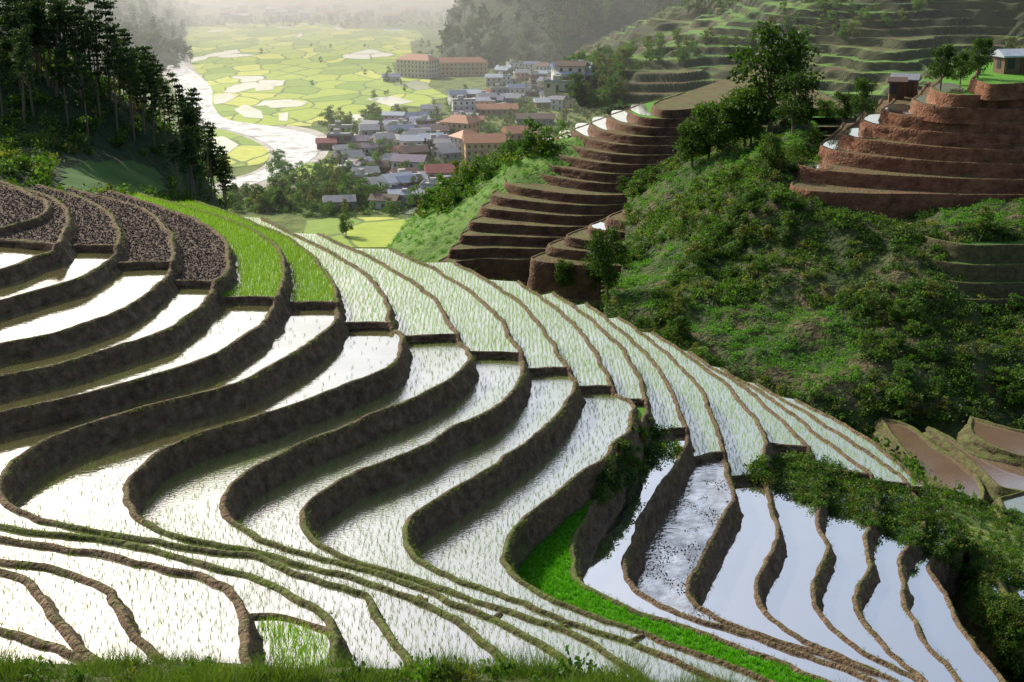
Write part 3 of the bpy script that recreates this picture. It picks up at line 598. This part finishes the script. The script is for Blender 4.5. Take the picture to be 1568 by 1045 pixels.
pts=uni(bS,-45,25,255,410,2500,others=[bT]); scatter('grass_slope_crops',pts,rng.uniform(.5,1.0,len(pts)),C_crop,2,zs=.8)
pts=samplepx([(1135,728),(1175,700),(1250,700),(1330,735),(1430,757),(1500,790),(1568,820),(1568,900),(1480,890),(1430,850),(1340,810),(1255,780),(1190,755)],1000,[bT,bGr])
pts+=samplepx([(925,712),(958,665),(995,640),(1040,672),(1050,695),(1022,700),(985,725),(940,765),(905,775)],130,[bT])
pts+=samplepx([(1460,890),(1568,920),(1568,1045),(1540,1030),(1490,950)],250,[bT,bGr])
pts+=samplepx([(1300,650),(1420,745),(1568,790),(1568,830),(1430,755)],160,[bT,bGr])
pts+=samplepx([(1320,625),(1480,635),(1568,655),(1568,665),(1480,650),(1440,665),(1330,640)],60,[bGr,bG])
scatter('terrace_weeds',pts,rng.uniform(.2,.48,len(pts)),C_bush,6)
pp=[(20,55),(45,75),(75,92),(95,100),(110,112),(130,125),(150,135),(170,150),(188,158),(205,170),(222,185),(240,198),(250,208),(262,222),(274,235),(284,248),(290,258),(60,120),(90,140),(120,160),(30,130),(5,90),(150,180),(180,195),(210,210),(-20,60),(50,170),(10,180),(100,190),(140,205),(235,225),(-40,120),(-10,20),(30,40),(70,70),(100,95),(140,150),(195,185)]
for k,(u,v) in enumerate(pp):
    h=hitpx(u+random.uniform(-6,6),v+random.uniform(2,8),[bP])
    if h is None: continue
    o=bpy.data.objects.new('pine_tree',PINES[k%4].data); link(o); o.location=h; s=random.uniform(.75,1.25)*(1 if u<200 else .85); o.scale=(s*.9,s*.9,s*random.uniform(.95,1.15)); o.rotation_euler=(0,0,random.uniform(0,6))
mead=[(80,238),(255,238),(265,300),(80,300)]
pts=uni(bP,-110,-35,150,260,1500,cond=lambda x,y,z,n: not inpoly(*project(x,y,z),mead)); scatter('pine_hill_undergrowth',pts,rng.uniform(.8,2.0,len(pts)),C_bush,6)
pts=uni(bP,-125,-45,195,290,230,cond=lambda x,y,z,n: not inpoly(*project(x,y,z),[(60,215),(290,215),(290,300),(60,300)])); scatter('pine_forest',pts,rng.uniform(.8,1.2,len(pts)),C_pines,3,tilt=.05)
mv=[];mf=[]
gx=np.linspace(-75,-42,34); gy=np.linspace(150,215,50)
idx={}
for a,x in enumerate(gx):
    for b_,y in enumerate(gy):
        h=drop(x,y,bP)
        if h[0] is None: continue
        if inpoly(*project(*h[0]),[(90,262),(130,245),(200,243),(250,262),(262,300),(85,300)]): idx[(a,b_)]=len(mv); mv.append((x,y,h[0].z+.12))
for (a,b_) in idx:
    q=[(a,b_),(a+1,b_),(a+1,b_+1),(a,b_+1)]
    if all(k in idx for k in q): mf.append([idx[k] for k in q])
if mf: mesh('meadow',mv,mf,M_meadow,smooth=True)
pts=[];small=[]
for poly,n in [([(500,180),(590,170),(600,200),(560,225),(510,215)],60),([(340,300),(430,285),(470,330),(350,325)],60),([(430,290),(520,290),(560,330),(480,335)],45),([(590,190),(690,150),(900,110),(900,200),(700,300),(540,320)],280),([(520,230),(700,240),(700,300),(540,310)],70),([(560,300),(720,260),(720,310),(640,334),(560,330)],70),([(860,110),(960,90),(950,170),(880,180)],70),([(290,28),(700,22),(700,42),(290,38)],160),([(215,95),(265,110),(275,190),(250,160)],8),([(640,70),(870,95),(860,115),(640,110)],40),([(300,60),(620,60),(660,150),(400,180)],10),([(420,250),(560,250),(540,300),(430,300)],50),([(500,120),(610,110),(640,160),(600,170)],6)]:
    xs_=[p[0] for p in poly]; ys_=[p[1] for p in poly]; k=0
    while k<n:
        u=random.uniform(min(xs_),max(xs_)); v=random.uniform(min(ys_),max(ys_))
        if inpoly(u,v,poly):
            k+=1; h=hitpx(u,v,[bGr,bP,bH,bF,bL,bS])
            if h is not None: pts.append(tuple(h))
            for _ in range(3):
                h2=hitpx(u+random.uniform(-12,12),v+random.uniform(-5,5),[bGr,bH,bS])
                if h2 is not None and n>24: small.append(tuple(h2))
scatter('valley_trees',pts,np.array([random.choice([random.uniform(.3,.6),random.uniform(.5,1.0)]) for _ in pts]),C_tree,3,tilt=.05)
scatter('village_garden_shrubs',small,rng.uniform(1.0,2.6,len(small)),C_bush,6)
pts=uni(bGr,-75,0,205,330,260,others=[bT,bG,bP]); pts=[p for p in pts if project(p[0],p[1],p[2]+7)[0]<560]
scatter('slope_trees',pts,rng.uniform(.6,1.1,len(pts)),C_tree,3,tilt=.05)
pts=uni(bF,-120,700,1050,1700,3500); scatter('mountain_forest',pts,rng.uniform(1.2,2.0,len(pts)),C_pine,3,tilt=.05)
pts=uni(bL,-800,-250,1100,1900,1800); scatter('hill_forest',pts,rng.uniform(1.2,2.0,len(pts)),C_pine,3,tilt=.05)
pts=[p for p in uni(bH,20,420,420,800,2800) if mn.noise(Vector((p[0]*.014,p[1]*.014,9)))>0.1]; scatter('terrace_hill_trees',pts,rng.uniform(.4,1.0,len(pts)),C_tree,3,tilt=.05)
for (u,v,hgt,w) in [(1178,205,16,1.0),(1140,225,9,1.1),(1085,245,9,1.1),(1060,258,8,1.0),(1110,235,8,1.0),(1150,225,9,1),(1215,205,9,1),(930,455,8.5,.8),(915,450,6,.8),(865,445,5,.9),(1440,137,6,.9),(1497,120,5.5,.9),(1320,185,6,.9),(1262,200,7,.9),(530,362,8,.9),(880,150,10,1),(1470,130,4.5,1),(1045,525,3,1),(1290,190,5,1),(1180,260,5,1),(955,300,4,1)]:
    h=hitpx(u,v)
    if h is None: continue
    o=bpy.data.objects.new('broadleaf_tree',random.choice(TREES).data); link(o); o.location=h; s=hgt/8; o.scale=(s*w,s*w,s); o.rotation_euler=(0,0,random.uniform(0,6))

# ---------- seedlings, grass, clods ----------
def blades(P,hgt,spread,nb,width,r,lean=0.35):
    n=len(P); P=np.repeat(np.asarray(P),nb,0); H=np.repeat(np.asarray(hgt),nb)*r.uniform(.6,1.15,n*nb)
    an=r.uniform(0,6.28,n*nb); off=np.c_[np.cos(an),np.sin(an)]*(r.uniform(0,1,n*nb)*spread)[:,None]
    base=P.copy(); base[:,:2]+=off; a2=r.uniform(0,6.28,n*nb); dx=np.c_[np.cos(a2),np.sin(a2),np.zeros(n*nb)]*(width/2)
    tip=base.copy(); tip[:,:2]+=off*1.2+r.normal(size=(n*nb,2))*(H*lean)[:,None]*.6; tip[:,2]+=H
    return np.stack([base-dx,base+dx,tip],1).reshape(-1,3)
rs=np.random.default_rng(3); seed_pts=[];gr_pts=[];clods=[];dense_pts=[];low_pts=[];mud=[]
st=0.235
for x in np.arange(-42,45,st):
    for y in np.arange(24,102,st):
        xx=x+rs.normal()*.045; yy=y+rs.normal()*.045
        u,v=project(xx,yy,75)
        if u<-120 or u>1700: continue
        h=bT.ray_cast(Vector((xx,yy,95)),Vector((0,0,-1)))
        if h[0] is None: continue
        tg=BT[h[2]]
        if tg[0] in('bank','pond','hb','ht'): continue
        i,k=tg[1],tg[2]; p=tuple(h[0]); u,v=project(*p)
        if k=='soil':
            clods.append(p); continue
        if k=='rough':
            if v>735 and mn.noise(Vector((xx*.8,yy*.5,3)))>.05: mud.append(p)
            continue
        if tg[0]=='up':
            if k=='dense': dense_pts+= [p,(p[0]+.12,p[1]+.1,p[2])]
            elif rs.random()<.95-max(0,(u-900)/2000): seed_pts.append(p)
        else:
            if k=='grass':
                if v>770 : gr_pts.append(p)
            elif k in('clear','sparse','seed'):
                pr={'clear':0.0,'sparse':.4,'seed':.6}[k]
                if i in(5,6,7) : pr=.06
                if i in(6,7) and v>700: pr=.4
                if v>790: pr=.85
                if inpoly(u,v,[(372,945),(510,968),(520,1030),(400,1030)]): dense_pts+=[p,(p[0]+.13,p[1]+.1,p[2])]
                elif rs.random()<pr: low_pts.append(p)
fastmesh('rice_seedlings',blades(seed_pts,np.full(len(seed_pts),.2),.06,4,.018,rs),3,M_rice)
fastmesh('sparse_rice',blades(low_pts,np.full(len(low_pts),.16),.06,4,.017,rs),3,M_rice3)
fastmesh('young_rice',blades(dense_pts,np.full(len(dense_pts),.26),.1,6,.026,rs),3,M_rice)
g3=np.repeat(np.array(gr_pts),5,0); g3[:,:2]+=rs.uniform(-.14,.14,(len(g3),2))
fastmesh('rice_seedbed',blades(g3,np.full(len(g3),.2),.06,5,.03,rs),3,M_rice2)
q=np.repeat(np.array(clods),4,0); q[:,:2]+=rs.uniform(-.13,.13,(len(q),2)); q[:,2]+=.02
fastmesh('soil_clods',leafcloud(q,.075,rs),4,M_clod)
if mud:
    q=np.repeat(np.array(mud),3,0); q[:,:2]+=rs.uniform(-.15,.15,(len(q),2))
    fastmesh('mud_clumps',leafcloud(q,.06,rs),4,M_clod)
tp=[];th=[]
for c,nrm,i in RIMS:
    for k in range(len(c)):
        u,v=project(c[k,0],c[k,1],c[k,2])
        if u<-150 or u>1700: continue
        dens=1 if i<13 else 0
        if mn.noise(Vector((c[k,0]*.3,c[k,1]*.3,i)))>.08: dens+=3
        if v>800 and 4<i<12: dens+=3
        for _ in range(dens):
            o=rs.uniform(-.2,.15); s_=rs.uniform(-.2,.2); tx,ty=nrm[k,1],-nrm[k,0]
            tp.append((c[k,0]+nrm[k,0]*o+tx*s_,c[k,1]+nrm[k,1]*o+ty*s_,c[k,2]+.06)); th.append(rs.uniform(.04,.15))
        if rs.random()<.8:
            f_=rs.uniform(0,1); tp.append((c[k,0]+nrm[k,0]*(.1+.3*f_),c[k,1]+nrm[k,1]*(.1+.3*f_),c[k,2]-f_*.8)); th.append(rs.uniform(.05,.18))
fastmesh('bund_grass',blades(tp,np.array(th),.07,5,.02,rs,lean=.6),3,M_blade)
fp=[];fh=[]
for _ in range(14000):
    x=rs.uniform(-13,10); y=rs.uniform(18.5,24); h=bFG.ray_cast(Vector((x,y,130)),Vector((0,0,-1)))
    if h[0] is not None and h[0].z>84:
        n_=mn.noise(Vector((x*.8,y*.8,0))); 
        if n_<-.2: continue
        fp.append(tuple(h[0])); fh.append(rs.uniform(.05,.2)+max(0,n_)*.8)
fastmesh('foreground_grass',blades(fp,np.array(fh),.1,7,.014,rs,lean=.7),3,M_blade)
wp=[]
for u in [670,680,690,700,860,875,640,540,120,300,720,1000,960,340,60,200,450,470,760,820,900,930,590,620,385,400]:
    h=hitpx(u,1044,[bFG]); 
    if h is not None: wp.append(tuple(h))
scatter('foreground_weeds',wp,rng.uniform(.18,.42,len(wp)),C_bush,6,zs=1.3)

# ---------- houses ----------
WALLS={n:plain('wall_'+n,c) for n,c in dict(yellow=(0.68,0.48,0.24),cream=(0.62,0.55,0.42),white=(0.72,0.72,0.69),grey=(0.32,0.32,0.32),wood=(0.18,0.115,0.07),pink=(0.55,0.33,0.25)).items()}
ROOFS={n:noisemat('roof_'+n,0.8,[(0.3,tuple(x*.8 for x in c)),(0.7,tuple(x*1.15 for x in c))],rough=.6,bump=.4,bscale=3) for n,c in dict(orange=(0.42,0.2,0.11),red=(0.3,0.09,0.08),blue=(0.18,0.22,0.32),grey=(0.26,0.27,0.3),purple=(0.22,0.18,0.24),light=(0.48,0.53,0.6),brown=(0.15,0.1,0.08)).items()}
M_glass=plain('window_glass',(0.04,0.05,0.06),.2); M_door=plain('door_wood',(0.12,0.07,0.04)); M_slab=plain('concrete_slab',(0.4,0.4,0.38))
def boxes(bs):
    V=[];Fc=[]
    for x0,y0,z0,x1,y1,z1 in bs:
        o=len(V); V+=[(x0,y0,z0),(x1,y0,z0),(x1,y1,z0),(x0,y1,z0),(x0,y0,z1),(x1,y0,z1),(x1,y1,z1),(x0,y1,z1)]
        Fc+=[tuple(o+i for i in f) for f in [(0,3,2,1),(4,5,6,7),(0,1,5,4),(1,2,6,5),(2,3,7,6),(3,0,4,7)]]
    return V,Fc
def house(loc,w,d,fl,wall,roof,rot,kind='gable',name='house'):
    p=bpy.data.objects.new(name,None); link(p); p.location=loc; p.rotation_euler=(0,0,rot)
    fh_=3.1 if name=='house' else 2.3
    H=fl*fh_; V,Fc=boxes([(-w/2,-d/2,-2,w/2,d/2,H)]); mesh('walls',V,Fc,WALLS[wall],parent=p)
    o=.7 if name=='house' else .4; rh=min(w,d)*.28
    if kind=='flat':
        V,Fc=boxes([(-w/2-.3,-d/2-.3,H,w/2+.3,d/2+.3,H+.25),(-w/2,-d/2,H+.25,-w/2+.2,d/2,H+.95),(w/2-.2,-d/2,H+.25,w/2,d/2,H+.95),(-w/2+.2,-d/2,H+.25,w/2-.2,-d/2+.2,H+.95),(-w/4,0,H+.25,0,d/3,H+2.4)]); mesh('roof',V,Fc,M_slab,parent=p)
    else:
        X=w/2+o; Y=d/2+o; z=H+.02; xi=X-min(w,d)/2*.9 if kind=='hip' else X
        V=[(-X,-Y,z),(X,-Y,z),(X,Y,z),(-X,Y,z),(-xi,0,z+rh),(xi,0,z+rh)]
        V+= [(a,b_,c+.22) for a,b_,c in V]
        Fc=[(6,7,11,10),(8,9,10,11),(7,8,11),(9,6,10),(0,3,2,1),(0,1,7,6),(1,2,8,7),(2,3,9,8),(3,0,6,9)]
        mesh('roof',V,Fc,ROOFS[roof],parent=p)
    bs=[];n=max(2,int(w/3)); m2=max(1,int(d/3.5)); 
    for f in range(fl):
        z0=f*3.1+(1 if name=='house' else .7)
        for i in range(n):
            x=-w/2+(i+.5)*w/n
            if f==0 and i==n//2: continue
            bs.append((x-.55,-d/2-.06,z0,x+.55,-d/2+.05,z0+1.4)); bs.append((x-.55,d/2-.05,z0,x+.55,d/2+.06,z0+1.4))
        for i in range(m2):
            y=-d/2+(i+.5)*d/m2
            bs.append((w/2-.05,y-.5,z0,w/2+.06,y+.5,z0+1.4)); bs.append((-w/2-.06,y-.5,z0,-w/2+.05,y+.5,z0+1.4))
    V,Fc=boxes(bs); mesh('windows',V,Fc,M_glass,parent=p)
    x=-w/2+(n//2+.5)*w/n; V,Fc=boxes([(x-.5,-d/2-.08,0,x+.5,-d/2+.05,2.1)]); mesh('door',V,Fc,M_door,parent=p)
    if fl>1:
        V,Fc=boxes([(-w/2-.05,-d/2-.9,3.1*f-.15,w/2+.05,-d/2-.01,3.1*f) for f in range(1,fl)]); mesh('balcony',V,Fc,M_slab,parent=p)
def at(u,v,*a,**k):
    h=hitpx(u,v,[bGr,bH,bG,bT,bS]); 
    if h is not None and h.y>440: house(tuple(h),*a,**k)
for a in [(640,118,28,14,4,'cream','orange',-.5,'hip'),(700,115,44,12,3,'yellow','orange',.15,'hip'),(795,98,46,13,4,'yellow','brown',.1,'hip'),(828,100,18,18,4,'cream','orange',.1,'hip'),
 (705,215,16,12,3,'yellow','orange',-.5,'hip'),(742,248,18,12,3,'yellow','orange',.1,'gable'),(715,240,12,11,3,'cream','orange',.6,'hip'),(795,222,14,11,2,'pink','orange',.3,'gable'),(685,285,17,10,2,'cream','red',.15,'gable'),(628,268,14,9,2,'white','purple',-.2,'gable'),
 (540,225,16,8,1,'wood','purple',.1,'gable'),(585,262,13,9,1,'wood','blue',0,'gable'),(608,300,12,10,2,'white','light',.6,'gable'),(560,275,10,8,1,'grey','grey',.3,'gable'),(640,288,9,8,1,'white','light',.3,'gable'),
 (605,198,10,9,1,'grey','purple',.2,'gable'),(635,188,13,9,1,'wood','blue',.4,'gable'),(660,175,11,8,1,'white','grey',.1,'gable'),(710,178,13,10,3,'white','light',.1,'flat'),(760,175,24,10,1,'pink','orange',.05,'gable'),(820,190,20,9,1,'grey','brown',-.05,'gable'),
 (770,130,10,8,2,'white','light',.2,'flat'),(790,150,10,9,2,'white','blue',.2,'gable'),(765,150,11,8,2,'grey','light',0,'flat'),(840,120,16,8,1,'grey','light',.1,'gable'),(870,115,13,8,1,'white','blue',.2,'gable'),(800,125,9,8,2,'pink','grey',0,'gable'),
 (700,160,10,8,2,'white','blue',.3,'gable'),(850,160,12,9,1,'grey','grey',.2,'gable'),(720,150,9,8,1,'white','light',.2,'gable'),(600,125,12,8,1,'white','blue',0,'gable'),(650,100,9,8,2,'white','light',0,'gable'),
 (520,320,11,7,1,'grey','grey',.2,'gable'),(590,318,10,7,1,'white','brown',-.2,'gable'),(500,228,9,7,1,'wood','red',.1,'gable'),(530,250,10,7,1,'grey','purple',.3,'gable')]:
    at(*a)
rows=['light','grey','blue','purple','grey','brown','light','orange']
for k in range(140):
    u=random.choice([random.uniform(740,890),random.uniform(520,700),random.uniform(600,760)]); v=random.uniform(108,170) if u>740 else random.uniform(190,312) if u<700 else random.uniform(150,195)
    at(u,v,random.uniform(7,13),random.uniform(6,9),random.choice([1,1,2]),random.choice(['white','grey','wood','cream']),random.choice(rows),random.uniform(-.5,.6),random.choice(['gable','gable','gable','flat']))
for k in range(26):
    at(random.uniform(330,690),random.uniform(14,34),random.uniform(10,18),9,2,'white',random.choice(['light','orange','grey']),random.uniform(-.3,.3))
for (u,v,w_,d_,rf,ro) in [(1385,146,3.6,2.8,'grey',-.4),(1372,150,2.2,2,'brown',-.2),(1548,112,4,3,'light',.2)]:
    h=hitpx(u,v,[bT])
    if h: house(tuple(h),w_,d_,1,'wood',rf,ro,'gable',name='farm_hut')

# ---------- haze ----------
for nm,y0,y1,zt,dn in (('valley_haze',430,1199,125,0.00028),('distant_haze',1200,6900,150,0.0017)):
    m,nt,nd,lk=newmat(nm); out=N(nd,'ShaderNodeOutputMaterial'); vs=N(nd,'ShaderNodeVolumeScatter'); vs.inputs['Color'].default_value=(0.95,0.985,1,1); vs.inputs['Density'].default_value=dn; vs.inputs['Anisotropy'].default_value=0.45; lk.new(vs.outputs[0],out.inputs['Volume'])
    V,Fc=boxes([(-4000,y0,-20,4000,y1,zt)]); mesh(nm,V,Fc,m)

# ---------- light, sky, camera ----------
el=math.radians(34); az=math.radians(-40)
s=Vector((math.sin(az)*math.cos(el),math.cos(az)*math.cos(el),math.sin(el)))
L=bpy.data.lights.new('sun','SUN'); L.energy=5; L.angle=math.radians(.5); L.color=(1,.92,.77); lo=bpy.data.objects.new('sun',L); link(lo); lo.rotation_euler=s.to_track_quat('Z','Y').to_euler(); lo.location=(0,0,200)
w=bpy.data.worlds.new('World'); sc.world=w; w.use_nodes=True; nd=w.node_tree.nodes; bg=nd['Background']; sky=nd.new('ShaderNodeTexSky'); sky.sky_type='NISHITA'; sky.sun_disc=False; sky.sun_elevation=el; sky.sun_rotation=az%(2*math.pi); sky.air_density=1.0; sky.dust_density=3.5; sky.altitude=0
w.node_tree.links.new(sky.outputs[0],bg.inputs[0]); bg.inputs[1].default_value=0.15
cam=bpy.data.cameras.new('camera'); co=bpy.data.objects.new('camera',cam); link(co); co.location=(0,0,CAMZ); co.rotation_euler=(math.pi/2-P0,0,0)
cam.sensor_width=36; cam.lens=36*F/1568; cam.clip_end=20000; sc.camera=co
sc.view_settings.view_transform='Standard'; sc.view_settings.look='None'; sc.view_settings.exposure=0
